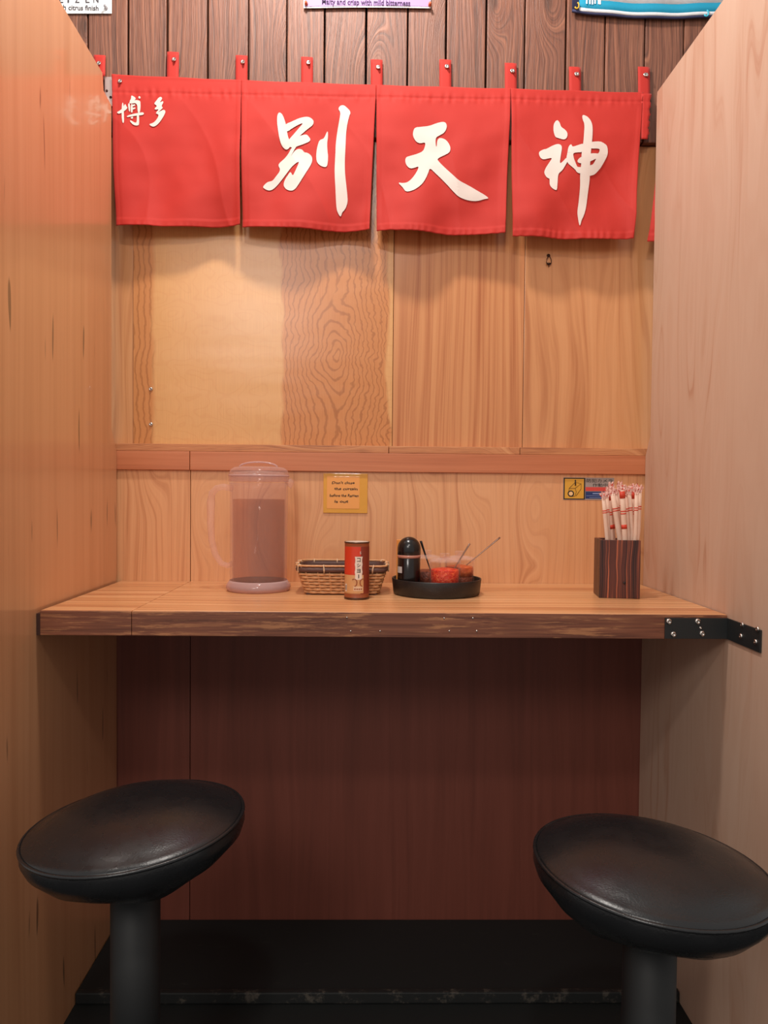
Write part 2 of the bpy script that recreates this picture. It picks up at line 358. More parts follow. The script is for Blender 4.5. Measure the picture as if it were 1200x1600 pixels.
# ------------------------------------------------------------------ noren
def cloth_y(x, z):
    """distance of the hanging cloth in front of the planks"""
    t = max(0.0, min(1.0, (NTOP-z)/.36)); b = NTOP-z
    y = -.0125-.026*t**.8
    y -= .0075*t*sin(x*19+1.1+z*3)+.0035*t*sin(x*47+z*9)+.0085*t*sin((x-z*.8)*24+.6)
    y -= .0022*t*(1-abs(sin((x+z*.55)*16+2*noise.noise(Vector((x*3, z*3, 4))))))**3*2.0      # creases
    y -= .0016*exp(-((b-.030)/.010)**2)*(sin(x*190+3*sin(x*37))+.6*sin(x*410))*.6            # puckered stitch line
    y += .0016*exp(-((b-.030)/.0022)**2)
    y -= .0012*exp(-((t-.97)/.03)**2)*sin(x*330+2*sin(x*60))
    return y+.008*noise.noise(Vector((x*7, z*7, 1.3)))*t+.0022*noise.noise(Vector((x*22, z*22, 5.1)))*min(1, t*3)
NTOP = at(600, 130, -.02).z
YN = -.03
nr = empty('noren'); prop(nr, 'red split noren curtain with large white brush characters across the wall', 'curtain')
def curtain_panel(parent, tl, tr, bl, br, top_mid=0, hem_bow=.004, nx=110, nz=120, name='cloth_panel', ragged=False):
    A, B, Cc, Dd = [at(p[0], p[1], yy) for p, yy in zip((tl, tr, bl, br), (-.012, -.012, -.038, -.038))]; vs, fs = [], []
    for j in range(nz+1):
        v = j/nz
        for i in range(nx+1):
            u = i/nx; x = (A.x*(1-u)+B.x*u)*(1-v)+(Cc.x*(1-u)+Dd.x*u)*v; z = (A.z*(1-u)+B.z*u)*(1-v)+(Cc.z*(1-u)+Dd.z*u)*v
            z -= hem_bow*sin(pi*u)*v; z -= .0012*sin(pi*2*u)**2*(1-v)
            y = cloth_y(x, z)
            if v > .955: y -= .0012                       # turned-up hem
            e = min(u, 1-u); y += .004*max(0, 1-e/.06)*v*(1 if u < .5 else -1); y -= .0008*(e < .028)
            vs.append((x, y, z))
    for j in range(nz):
        for i in range(nx): a = j*(nx+1)+i; fs.append((a, a+nx+1, a+nx+2, a+1))
    o = mesh(name, vs, fs, MT['red'], parent, True)
    md = o.modifiers.new('thickness', 'SOLIDIFY'); md.thickness = .0012; md.offset = -1
    return o
curtain_panel(nr, (174.5, 116), (377, 125), (181, 352), (374.5, 350))
curtain_panel(nr, (377, 125), (588, 132.5), (378, 354), (577, 359))
curtain_panel(nr, (588, 132.5), (798, 138.5), (588.5, 361), (789, 364))
curtain_panel(nr, (798, 138.5), (1004.5, 145), (801, 369), (989.5, 373))
def onc(px, py):              # point of the cloth surface
    P_ = at(px, py, YN)
    for _ in range(3): P_ = at(px, py, cloth_y(P_.x, P_.z)-.0016)
    return P_
# torn seam allowance at the right end, from the top down to where the slit starts
vs, fs = [], []
for j in range(25):
    v = j/24; L = at(1003.5, 144+74*v, YN); R = at(1017.5-4.5*v+1.1*sin(v*31)+.8*sin(v*73), 146+71*v, YN)
    for k in range(4):
        q_ = onc(1002+(1017.5-4.5*v+1.1*sin(v*31)+.8*sin(v*73)-1002)*k/3, 146+71*v); vs.append((q_.x, q_.y+.0006, q_.z))
for j in range(24):
    for k in range(3): a = j*4+k; fs.append((a, a+4, a+5, a+1))
o = mesh('frayed_seam', vs, fs, MT['red'], nr, True); md = o.modifiers.new('thickness', 'SOLIDIFY'); md.thickness = .001
def tab(parent, xc, ytop, ybot, w=18.5, lean=0):
    A = at(xc-w/2, ytop, -.01); B = at(xc+w/2, ytop+1, -.01); Cc = at(xc-w/2+lean, ybot, -.012); Dd = at(xc+w/2+lean, ybot, -.012); vs, fs = [], []
    for j in range(9):
        v = j/8
        for i in range(5):
            u = i/4; P_ = A.lerp(B, u).lerp(Cc.lerp(Dd, u), v); vs.append((P_.x, -.005-.0045*v-.0008*sin(pi*u), P_.z))
    for j in range(8):
        for i in range(4): a = j*5+i; fs.append((a, a+5, a+6, a+1))
    o = mesh('tab', vs, fs, MT['red'], parent, True); md = o.modifiers.new('thickness', 'SOLIDIFY'); md.thickness = .0016; md.offset = 0
    return o
def hook(parent, px, py, yb=-.0085):
    c = at(px, py, yb-.003)
    screw(parent, (c.x, yb, c.z), (0, -1, 0), .0050, name='screw_hook')
    h = [(0, 0), (.001, -.004), (.003, -.0065), (.0045, -.004), (.004, 0.0015), (.002, .004)]
    tube('hook_wire', [(c.x+a*.9, yb-.0025-.004*sin(i*.7), c.z+b) for i, (a, b) in enumerate(h)], .0014, MT['steel'], parent, 8)
for xc, yt, yb, hy in ((269.5, 79, 121, 92), (377, 84.5, 126, 96), (479.5, 87, 130, 97), (588.5, 91, 134, 104), (696, 91, 137, 103), (798.5, 96.5, 141, 110), (899, 102.5, 145, 115), (1007, 102.5, 149, 116)):
    tab(nr, xc, yt, yb+9); hook(nr, xc+2, hy)
hook(nr, 187, 126, -.0145)
# white brush characters, lying on the cloth
def glyph(parent, polys, org, sc, name):
    bm = bmesh.new(); k = 0
    for poly in polys:
        pts = smoothp(poly, 2); w = [onc(org[0]+x/sc, org[1]+y/sc) for x, y in pts]
        vv = [Vector((v.x, v.z, 0)) for v in w]; tris = tessellate_polygon([vv]); bv = [bm.verts.new((v.x, 0, v.z)) for v in w]
        for t in tris:
            try: bm.faces.new([bv[i] for i in t])
            except ValueError: pass
        k += 1
    for _ in range(6):
        es = [e for e in bm.edges if e.calc_length() > .007]
        if not es: break
        bmesh.ops.subdivide_edges(bm, edges=es, cuts=1); bmesh.ops.triangulate(bm, faces=[f for f in bm.faces if len(f.verts) > 3])
    for v in bm.verts: v.co.y = cloth_y(v.co.x, v.co.z)-.0020
    for f in bm.faces:
        f.normal_update()
        if f.normal.y > 0: f.normal_flip()
        f.smooth = True
    me = bpy.data.meshes.new(name); bm.to_mesh(me); bm.free(); me.materials.append(MT['white_print'])
    o = bpy.data.objects.new(name, me); COL.objects.link(o); o.parent = parent; return o
G_betsu = [
 [(275,190),(310,215),(335,280),(350,330),(360,400),(375,480),(390,510),(400,560),(400,600),(365,632),(330,620),(295,570),(275,500),(262,420),(248,330),(247,250),(255,210)],
 [(335,335),(420,300),(500,262),(570,245),(620,245),(660,270),(678,300),(668,340),(630,370),(590,400),(510,470),(420,560),(380,600),(360,560),(385,512),(450,440),(500,380),(560,312),(500,335),(430,375),(370,418),(340,410)],
 [(510,470),(570,452),(600,455),(625,485),(640,510),(625,535),(580,555),(520,578),(480,590),(440,610),(400,600),(370,570),(430,510)],
 [(430,600),(485,578),(460,612),(402,715),(440,660),(470,630),(500,620),(535,625),(555,645),(565,662),(600,665),(640,690),(662,730),(655,780),(630,830),(590,890),(540,970),(490,1050),(450,1100),(410,1112),(360,1100),(325,1060),(325,1020),(345,970),(372,932),(404,882),(430,940),(455,890),(512,765),(480,778),(430,818),(395,860),(345,928),(290,1000),(240,1060),(195,1100),(150,1110),(110,1095),(78,1070),(100,1040),(140,1005),(190,1000),(230,950),(290,870),(262,820),(270,790),(330,740),(380,680),(415,610)],
 [(840,400),(845,470),(832,560),(838,660),(845,700),(840,790),(830,828),(800,835),(750,815),(715,780),(705,720),(710,640),(725,570),(745,515),(790,503),(810,470)],
 [(1025,105),(1070,140),(1113,190),(1090,240),(1070,330),(1055,430),(1050,560),(1043,700),(1040,820),(1045,940),(1060,1060),(1072,1180),(1075,1240),(1055,1310),(1030,1345),(1010,1365),(995,1418),(975,1400),(950,1350),(940,1280),(935,1180),(930,1060),(922,930),(922,830),(930,690),(935,560),(950,440),(970,320),(985,240),(990,190),(962,150),(985,115)]]
G_ten = [[(600,140),(628,190),(600,262),(540,295),(496,320),(501,415),(512,420),(516,345),(545,318),(610,338),(650,390),(665,440),(650,485),(600,510),(515,550),(530,580),(600,650),(700,740),(760,795),(860,845),(960,905),(1040,950),(1090,990),(1040,995),(980,1015),(910,1020),(830,1005),(750,970),(690,910),(600,810),(500,715),(435,650),(420,700),(385,780),(340,840),(270,890),(210,912),(165,912),(140,870),(80,812),(130,820),(180,815),(230,780),(290,700),(318,632),(270,650),(220,662),(180,630),(162,580),(170,535),(210,522),(290,500),(360,470),(380,420),(388,368),(320,385),(275,355),(248,300),(250,250),(270,205),(340,200),(430,190),(520,155)]]
G_kami = [
 [(340,142),(375,180),(392,240),(440,270),(475,310),(478,360),(455,398),(420,405),(370,390),(318,375),(298,320),(290,260),(298,190)],
 [(340,462),(385,470),(405,500),(398,560),(385,640),(375,728),(420,690),(465,640),(500,640),(475,700),(440,760),(410,810),(360,850),(350,900),(345,1000),(338,1075),(300,1062),(260,1030),(240,990),(245,920),(210,910),(180,870),(170,830),(185,790),(215,740),(250,690),(278,645),(220,655),(155,670),(115,640),(97,580),(120,555),(170,532),(200,530),(270,490)],
 [(500,485),(528,462),(540,503),(610,480),(700,450),(700,572),(560,575),(550,610),(570,680),(600,750),(610,768),(690,768),(690,855),(630,850),(600,835),(580,800),(520,750),(475,710),(462,640),(475,590),(485,520)],
 [(690,625),(640,640),(600,690),(630,718),(690,715)],
 [(670,85),(700,82),(750,110),(790,165),(808,230),(808,330),(800,430),(785,560),(775,700),(770,880),(768,950),(755,1040),(740,1150),(722,1300),(695,1400),(660,1470),(645,1535),(632,1535),(615,1440),(605,1360),(620,1260),(635,1120),(645,1000),(642,870),(655,770),(660,640),(665,560),(685,450),(695,330),(702,200),(675,140)],
 [(760,440),(900,425),(960,455),(1003,490),(1010,600),(970,680),(920,770),(870,830),(830,870),(745,890),(755,760),(780,742),(812,735),(838,690),(858,655),(820,672),(755,705),(755,590),(840,585),(885,592),(903,545),(890,522),(780,525),(740,500)]]
G_haku = [
 [(125,455),(170,430),(215,395),(250,330),(265,330),(275,365),(292,375),(285,400),(240,440),(190,470),(150,480)],
 [(212,297),(230,320),(232,400),(237,500),(240,600),(225,632),(208,590),(200,480),(203,380)],
 [(350,188),(385,205),(425,235),(410,262),(370,285),(318,290),(350,245)], [(468,198),(498,213),(492,244),(462,237)],
 [(298,322),(332,308),(334,445),(316,445)],
 [(315,290),(420,262),(482,272),(498,300),(492,460),(450,470),(446,303),(330,325)],
 [(345,325),(372,325),(377,460),(343,460)], [(358,338),(414,328),(414,352),(362,366)], [(358,390),(416,376),(416,402),(362,416)],
 [(278,517),(330,493),(420,473),(520,453),(553,465),(542,498),(440,507),(330,524),(290,532)],
 [(438,470),(472,470),(477,640),(457,662),(410,662),(370,642),(326,590),(343,578),(400,615),(440,620)], [(338,535),(376,523),(384,545),(360,562)]]
G_ta = [
 [(790,213),(832,220),(832,252),(790,308),(842,280),(858,295),(820,365),(853,380),(800,430),(745,482),(733,465),(790,402),(730,418),(712,395),(762,355),(706,325),(730,290)],
 [(860,413),(888,435),(877,480),(832,560),(772,640),(712,682),(670,677),(625,640),(690,625),(750,570),(788,490),(738,480),(800,440)]]
glyph(nr, G_betsu, (400, 150), 7.5, 'brush_character'); glyph(nr, G_ten, (610, 170), 7.0588, 'brush_character')
glyph(nr, G_kami, (830, 170), 8.423, 'brush_character'); glyph(nr, G_haku, (170, 130), 10, 'brush_character'); glyph(nr, G_ta, (170, 130), 10, 'brush_character')
# the neighbouring booths' curtains, peeping past the partitions
n2 = empty('noren'); prop(n2, 'red neighbouring curtain tab peeping over the left partition', 'curtain')
curtain_panel(n2, (-60, 108), (161, 113), (-60, 345), (159, 350), nx=16); tab(n2, 154.5, 84, 118); hook(n2, 154, 98); tab(n2, 48, 80, 114)
n3 = empty('noren'); prop(n3, 'red neighbouring curtain edge just showing behind the right partition', 'curtain')
curtain_panel(n3, (1040, 146), (1190, 150), (1011.5, 377), (1190, 380), nx=16); tab(n3, 1110, 108, 152)

# ------------------------------------------------------------------ posters and banner on the planks
def sheet(name, x0, x1, y0px, top, Y, mat, parent=None, th=.0008, bow=0.0):
    A = at(x0, y0px, Y); B = at(x1, y0px, Y); nx = 16; vs, fs = [], []
    for j in range(2):
        for i in range(nx+1):
            u = i/nx; x = A.x+(B.x-A.x)*u; zb = A.z+(B.z-A.z)*u+bow*sin(pi*u); vs.append((x, Y, zb if j == 0 else top))
    for i in range(nx): fs.append((i, i+1, nx+2+i, nx+1+i))
    o = mesh(name, vs, fs, mat, parent); md = o.modifiers.new('thickness', 'SOLIDIFY'); md.thickness = th; md.offset = -1
    return o
def pin(parent, px, py, Y, mat, r=.004):
    c = at(px, py, Y); o = lathe('push_pin', [(.0001, 0), (r*.9, 0), (r, r*.4), (r*.55, r*.8), (r*.5, r*1.6), (r*.8, r*2.0), (r*.7, r*2.3), (.0001, r*2.4)], 0, 0, mat, parent, 14)
    for v in o.data.vertices: v.co = Vector((c.x+v.co.x, Y-v.co.z, c.z+v.co.y))
    return o
po = empty('poster'); prop(po, 'white beer poster pinned to the planks above the left partition', 'poster')
sheet('paper', 40, 174.5, 21, 2.42, -.0035, MT['paper_white'], po)
gk = plain('grey_print', (64, 60, 66), .7); Yt = -.0045
for ch, xa, xb in (('W', 70, 84), ('E', 92.5, 99), ('I', 105.5, 108), ('Z', 117, 124.5), ('E', 133.5, 140), ('N', 146, 154)):
    A = at(xa, 4, Yt); B = at(xb, 4, Yt); lettering(ch, A.x, B.x, A.z, .0155, Yt, gk, po, bold=.012)
A = at(85, 15, Yt); B = at(154, 15, Yt); lettering('with citrus finish', A.x, B.x, A.z, .0118, Yt, gk, po, bold=.02)
pin(po, 166, 13, -.0045, NT('clear_plastic_pin').fin(C4((200, 196, 200)), .15, Transmission_Weight=.6), .0045)
pp = empty('poster'); prop(pp, 'purple beer poster with white lower margin pinned above the curtain', 'poster')
sheet('paper', 474.5, 673, 12.8, 2.45, -.006, MT['paper_white'], pp, bow=.002)
sheet('purple_print', 476, 672.5, 10.0, 2.44, -.0072, plain('lilac_print', (168, 128, 190), .6), pp, bow=.002)
A = at(503, 6, -.0085); B = at(641, 6, -.0085); lettering('Malty and crisp with mild bitterness', A.x, B.x, A.z, .0125, -.0085, plain('purple_ink', (56, 26, 72), .7), pp, bold=.02)
om = plain('orange_pin', (224, 106, 70), .35); pin(pp, 478.5, 6.5, -.0075, om, .0042); pin(pp, 671.5, 8, -.0075, om, .0042)
bn = empty('banner'); prop(bn, 'teal and white cloth banner with navy edge hanging at top right', 'banner')
s = NT('teal_towel'); v, x, y, z = s.coord(0); s.bump(s.noise(v, 700, 2), .5, .0015); MT['teal'] = s.fin(lin((8, 138, 172)), .8)
s = NT('white_towel'); v, x, y, z = s.coord(0); s.bump(s.noise(v, 700, 2), .5, .0015); MT['towel'] = s.fin(s.mix(s.noise(v, 90, 3), lin((196, 196, 200)), lin((222, 222, 224))), .85)
MT['navy'] = plain('navy_cloth', (52, 56, 92), .8)
def sag(x): 
    u = (x-BX0)/(BX1-BX0); return -.013*sin(pi*min(1, max(0, u))**.9)+.004*u
BX0, BX1 = at(894, 10, -.01).x, at(1150, 10, -.01).x+.06
def band(name, za, zb, xa, xb, mat, Y, th):
    vs, fs = [], []; n = 24
    for j in range(2):
        for i in range(n+1): x = xa+(xb-xa)*i/n; vs.append((x, Y-.0015*sin(x*60), (zb if j else za)+sag(x)))
    for i in range(n): fs.append((i, i+1, n+2+i, n+1+i))
    o = mesh(name, vs, fs, mat, bn, True); md = o.modifiers.new('thickness', 'SOLIDIFY'); md.thickness = th; md.offset = 0; return o
zb = at(894, 18.5, -.01).z; k = at(900, 0, -.01).z-at(900, 1, -.01).z
band('navy_hem', zb-.2*k, zb+2.6*k, BX0, BX1, MT['navy'], -.010, .006); band('white_hem', zb+2.4*k, zb+7.2*k, BX0+.017, BX1, MT['towel'], -.011, .007)
band('teal_band', zb+7.0*k, zb+22*k, BX0+.016, BX1, MT['teal'], -.0095, .005); band('white_band', zb+22*k, zb+60*k, BX0+.016, BX1, MT['towel'], -.0095, .005)
band('teal_band', zb+60*k, zb+150*k, BX0+.016, BX1, MT['teal'], -.0095, .005); band('navy_edge', zb+2*k, zb+150*k, BX0, BX0+.0165, MT['navy'], -.0095, .005)
for i, xx in enumerate((917, 922, 926, 930, 935.5, 938)):
    c = at(xx, 0, -.014); box('white_mark', c.x-.0016, c.x+.0016, -.0135, -.0128, c.z-(5.5+((i*37) % 3)*.5)*k, c.z+8*k, MT['paper_white'], bn)
ym = plain('yellow_hook', (214, 170, 40), .4); cm_ = plain('cyan_hook', (60, 190, 220), .4)
for px, py, m in ((901, 8, ym), (1103, 20, cm_)):
    c = at(px, py, -.015); tube('hook', [(c.x+.005*cos(a), -.017, c.z+.007*sin(a)-.002) for a in [radians(d) for d in range(-150, 100, 25)]], .0017, m, bn, 8)

# ------------------------------------------------------------------ small fittings on the wall
rh = empty('ring_pull'); prop(rh, 'small dark teardrop ring pull hanging on the plywood', 'hook')
c = at(858, 398, .012); YR = .0135
screw(rh, (c.x, .019, c.z), (0, -1, 0), .0042, MT['bronze'])
tear = [(0, .000), (.0022, -.004), (.0052, -.010), (.0060, -.017), (.0045, -.022), (0, -.0235), (-.0045, -.022), (-.0060, -.017), (-.0052, -.010), (-.0022, -.004)]
tube('ring', [(c.x+a, YR, c.z+b) for a, b in tear], .0010, MT['bronze'], rh, 8, closed=True)
tube('pull_bar', [(c.x-.0048, YR, c.z-.0205), (c.x+.0048, YR, c.z-.0205)], .0021, MT['bronze'], rh, 8)
tube('pull_tip', [(c.x, YR, c.z-.0235), (c.x, YR, c.z-.029)], [.0012, .0008], MT['bronze'], rh, 8)
for py, w in ((608, 'upper'), (663, 'lower')):
    e = empty('wall_screw'); prop(e, w+' of two screws at the left of the figured plywood', 'screw')
    c = at(236, py, .016); screw(e, (c.x, .0155, c.z), (0, -1, 0), .0048); tube('screw_stub', [(c.x, .012, c.z+.001), (c.x+.001, .0095, c.z+.003)], .0016, MT['steel'], e, 8)
# handwritten note
nt = empty('note_card'); prop(nt, 'yellow handwritten note taped to the wainscot below the apron board', 'note')
A, B = at(505.5, 739.5, -.002), at(574, 802, -.002)
def tilt(o, deg, cx, cz):
    R = Matrix.Translation((cx, 0, cz)) @ Matrix.Rotation(radians(deg), 4, 'Y') @ Matrix.Translation((-cx, 0, -cz))
    for v in o.data.vertices: v.co = R @ v.co
s = NT('yellow_card'); v, x, y, z = s.coord(0); s.bump(s.noise(v, 25, 2), .3, .004); cardm = s.fin(lin((216, 152, 44)), .3, Coat_Weight=.4)
box('card', A.x, B.x, -.0028, -.0004, B.z, A.z, cardm, nt, .0006)
i0, i1 = at(511, 744, -.003), at(561.5, 795, -.003)
box('paper', i0.x, i1.x, -.0034, -.0026, i1.z, i0.z, plain('orange_note_paper', (232, 156, 76), .45, Coat_Weight=.3), nt, .0003)
for tx, xa, xb, yb, h in (("Don't close", 518.5, 554, 756, .0062), ('the curtain', 522, 558.5, 765.5, .0062), ('before the Ramen', 515, 560, 776, .0064), ('is out', 522.5, 544, 785.5, .006)):
    a = at(xa, yb, -.0037); b = at(xb, yb, -.0037)
    o = lettering(tx, a.x, b.x, a.z, h, -.0037, MT['ink'], nt, .15, bold=.022)
    if o:   # slight hand tremble
        for vv in o.data.vertices: vv.co.z += .0006*sin(vv.co.x*420)
# camera warning sticker
sk = empty('warning_sticker'); prop(sk, 'security camera warning sticker on the wainscot behind the wrapped chopsticks', 'sticker')
def srect(name, xa, ya, xb, yb, Y, mat, th=.0004, par=sk):
    a, b = at(xa, ya, Y), at(xb, yb, Y); return box(name, a.x, b.x, Y, Y+th, b.z, a.z, mat, par)
srect('backing', 880.5, 746, 959, 781.5, -.0009, plain('grey_sticker', (158, 146, 140), .4), .0007)
srect('yellow_panel_border', 881, 746.5, 914, 780.5, -.0013, MT['ink']); srect('yellow_panel', 882.7, 748, 912, 779, -.0017, plain('sticker_yellow', (214, 160, 56), .4))
srect('red_bar', 915, 761, 957, 767.5, -.0013, plain('sticker_red', (208, 72, 64), .4)); srect('blue_bar', 915, 768, 957, 779.5, -.0013, plain('sticker_blue', (36, 56, 106), .4))
def line(pts, r, mat, par, Y, name='drawing_line'):
    return tube(name, [at(870+a/7.5, 735+b/7.5, Y) for a, b in pts], r, mat, par, 6)
for L in ([(145, 210), (215, 210)], [(145, 210), (215, 140), (285, 155), (215, 210)], [(285, 155), (285, 215), (225, 300)], [(215, 210), (228, 250), (215, 300), (180, 305)], [(145, 210), (140, 250)]): line(L, .0005, MT['ink'], sk, -.0019)
line([(218, 110), (218, 178)], .0016, MT['ink'], sk, -.0019)
for rr, m, yo in ((38, MT['ink'], -.0020), (24, plain('lens_cream', (236, 196, 140), .4), -.0024)):
    pts = [at(870+(165+rr*cos(a))/7.5, 735+(272+rr*sin(a))/7.5, yo) for a in [2*pi*k/20 for k in range(20)]]
    mesh('lens', [(p_.x, yo, p_.z) for p_ in pts], [tuple(range(20))], m, sk)
for tx, xa, xb, yb, h, m in (('防犯カメラ', 916.5, 957, 753.2, .0078, MT['ink']), ('作動中', 926, 949.5, 760, .0074, MT['ink']), ('神田天神', 927, 944, 773, .0042, MT['paper_white'])):
    if tx == '神田天神': continue
    a = at(xa, yb, -.0014); b = at(xb, yb, -.0014); lettering(tx, a.x, b.x, a.z, h, -.0014, m, sk)
for xa, xb, yb in ((926, 944, 772), (916, 944, 775), (921, 942, 778)):
    srect('small_print', xa, yb-(1.6 if yb == 772 else .7), xb, yb, -.0015, plain('pale_blue_print', (140, 160, 205), .5), .0002)

# ------------------------------------------------------------------ pitcher
def tplastic(name, tint, body, fac, rough=.12, edge=.55, pw=2.5):
    s = NT(name); t = s.t
    tr = s.node('ShaderNodeBsdfTransparent', {0: tuple(lin(tint))+(1,)}).outputs[0]
    s.fin(C4(body), rough, Specular_IOR_Level=.6)
    lw = s.node('ShaderNodeLayerWeight', {'Blend': .35}).outputs['Facing']
    f = s.add(fac, s.mul(s.math('POWER', lw, pw), edge))
    mx = s.node('ShaderNodeMixShader', {0: f, 1: tr, 2: s.b.outputs[0]}).outputs[0]
    t.links.new(mx, s.out.inputs[0]); return s.m
MT['pplast'] = tplastic('cloudy_clear_plastic', (253, 248, 247), (244, 222, 214), .07, .08, .65, 2.8)
MT['plid'] = tplastic('cloudy_lid_plastic', (250, 242, 240), (236, 206, 198), .15, .1, .5)
MT['phandle'] = tplastic('clear_handle_plastic', (253, 246, 245), (244, 218, 210), .12, .06, .8, 3.0)
MT['pbase'] = tplastic('milky_base_plastic', (240, 224, 222), (224, 188, 184), .45)
MT['water'] = tplastic('water_in_pitcher', (244, 228, 220), (190, 136, 110), .06, .05, .2)
pt = empty('water_pitcher'); prop(pt, 'clear plastic water pitcher with domed lid standing on the counter', 'pitcher')
PY = -.150; c = at(404, 900, PY); PX = c.x
def pz(py): return at(404, py, PY).z
def pr(w): return w*(PY-CAM.y)/F
z0 = ZC+.0005
lathe('body', [(.0001, z0+.006), (pr(40), z0+.006), (pr(41), pz(888)), (pr(42), pz(765)), (pr(43.5), pz(754)), (pr(45.5), pz(754)), (pr(45), pz(765)), (pr(44), pz(880)), (pr(44.5), pz(895)), (pr(44), z0+.0055)], PX, PY, MT['pplast'], pt)
lathe('base_ring', [(pr(40), z0), (pr(48), z0), (pr(50), z0+.006), (pr(49.5), z0+.013), (pr(46.5), z0+.018), (pr(44.6), z0+.022), (pr(44.2), z0+.005), (pr(40), z0+.005)], PX, PY, MT['pbase'], pt)
lathe('water', [(.0001, z0+.019), (pr(38.5), z0+.021), (pr(39), z0+.03), (pr(40), pz(780)), (.0001, pz(780))], PX, PY, MT['water'], pt)
lathe('lid', [(.0001, pz(729.5)), (pr(31), pz(729.5)), (pr(39), pz(730.8)), (pr(43.5), pz(734)), (pr(45.8), pz(738.5)), (pr(46.5), pz(744)), (pr(46.5), pz(753)), (pr(44.5), pz(753)), (pr(44), pz(744)), (pr(38), pz(738)), (.0001, pz(735))], PX, PY, MT['plid'], pt)
lathe('lid_rim', [(pr(46.6), pz(742)), (pr(47.4), pz(743)), (pr(47.4), pz(744.5)), (pr(46.6), pz(745))], PX, PY, MT['pbase'], pt)
tube('lid_grip', [(PX+pr(28)*cos(a)*1.05, PY-.01, pz(730.5)+.0115*sin(a)) for a in [pi*k/14 for k in range(15)]], .0019, MT['pbase'], pt, 8)
lip = [(PX+pr(44), PY, pz(757)), (PX+pr(49), PY, pz(752.5)), (PX+pr(51.5), PY, pz(749))]; tube('spout', lip, [.012, .009, .005], MT['plid'], pt, 12)
hx = lambda px: at(px, 800, PY).x
hp = [(hx(364), pz(764)), (hx(350), pz(761)), (hx(339), pz(763.5)), (hx(332), pz(771)), (hx(330), pz(785)), (hx(330), pz(820)), (hx(331.5), pz(845)), (hx(337), pz(866)), (hx(346), pz(880)), (hx(357), pz(884)), (hx(364), pz(880))]
tube('handle', [(a, PY-.004, b) for a, b in hp], [.0085, .0085, .0085, .009, .009, .009, .0088, .0082, .0075, .007, .007], MT['phandle'], pt, 14, flat=.8)

# ------------------------------------------------------------------ woven basket
bk = empty('bread_basket'); prop(bk, 'small rectangular woven wicker basket with dark lining behind the pepper can', 'basket')
s = NT('wicker'); v, x, y, z = s.coord(4); MT['wicker'] = s.fin(s.mix(s.noise(v, 160, 3), lin((186, 126, 80)), lin((226, 172, 122))), .55)
s = NT('dark_wicker'); v, x, y, z = s.coord(4); MT['dwick'] = s.fin(s.mix(s.noise(v, 120, 3), lin((70, 42, 36)), lin((104, 68, 58))), .6)
MT['tie'] = plain('pale_cane_tie', (222, 186, 150), .5)
BY0, BY1 = -.222, -.100; bl, br_ = at(476, 917, BY0), at(591, 917, BY0); tlx, trx = at(461.5, 885, BY0-.008), at(605.5, 885, BY0-.008)
ZB = ZC+.001; ZR = at(530, 884, BY0).z; bcx, bcy = (bl.x+br_.x)/2, (BY0+BY1)/2
hwb, hwt = (br_.x-bl.x)/2, (trx.x-tlx.x)/2; hdb, hdt = (BY1-BY0)/2, (BY1-BY0)/2+.010
def bloop(t, n=168, amp=.0, ph=0, cyc=24, ins=0.0):
    hw, hd = hwb+(hwt-hwb)*t-ins, hdb+(hdt-hdb)*t-ins; pts = []; per = 4*(hw+hd)
    for i in range(n):
        a = 2*pi*i/n; ex = .28; cx_, sy_ = cos(a), sin(a)
        X = hw*math.copysign(abs(cx_)**ex, cx_); Yv = hd*math.copysign(abs(sy_)**ex, sy_); pts.append((X, Yv))
    # resample evenly
    L = [0]
    for i in range(n): L.append(L[-1]+math.dist(pts[i], pts[(i+1) % n]))
    out = []; j = 0
    for i in range(n):
        d = L[-1]*i/n
        while L[j+1] < d: j += 1
        f = (d-L[j])/(L[j+1]-L[j]+1e-9); a_, b_ = pts[j], pts[(j+1) % n]; q_ = (a_[0]+(b_[0]-a_[0])*f, a_[1]+(b_[1]-a_[1])*f)
        nx_, ny_ = q_[0]/hw**1, q_[1]/hd; m = max(abs(nx_), abs(ny_)); dirx, diry = (math.copysign(1, q_[0]), 0) if abs(nx_) > abs(ny_) else (0, math.copysign(1, q_[1]))
        o_ = amp*sin(2*pi*cyc*i/n+ph); out.append(Vector((bcx+q_[0]+dirx*o_, bcy+q_[1]+diry*o_, ZB+.002+(ZR-ZB-.002)*t)))
    return out
for r_ in range(7):
    tube('weave_strand', bloop((r_+.35)/9.2, amp=.0019, ph=pi*(r_ % 2)), .0025, MT['wicker'], bk, 6, closed=True, flat=1.25)
lo, hi = bloop(.0), bloop(.86)
for i in range(0, 168, 7): tube('stake', [lo[i], hi[i]], .0013, MT['wicker'], bk, 5)
box('basket_base', bcx-hwb+.003, bcx+hwb-.003, bcy-hdb+.003, bcy+hdb-.003, ZC+.0005, ZC+.003, MT['dwick'], bk)
tube('rim_band', bloop(.86), .0048, MT['dwick'], bk, 8, closed=True, flat=1.15); tube('rim_cord', bloop(1.0, amp=.0008, cyc=40), .0021, MT['wicker'], bk, 8, closed=True)
inn = bloop(.06, ins=.004); ino = bloop(.97, ins=.004); nn = len(inn)
o = mesh('lining', inn+ino, [(i, (i+1) % nn, nn+(i+1) % nn, nn+i) for i in range(nn)], MT['dwick'], bk, True)
b86, b100 = bloop(.86), bloop(1.03); ctr = Vector((bcx, bcy, 0))
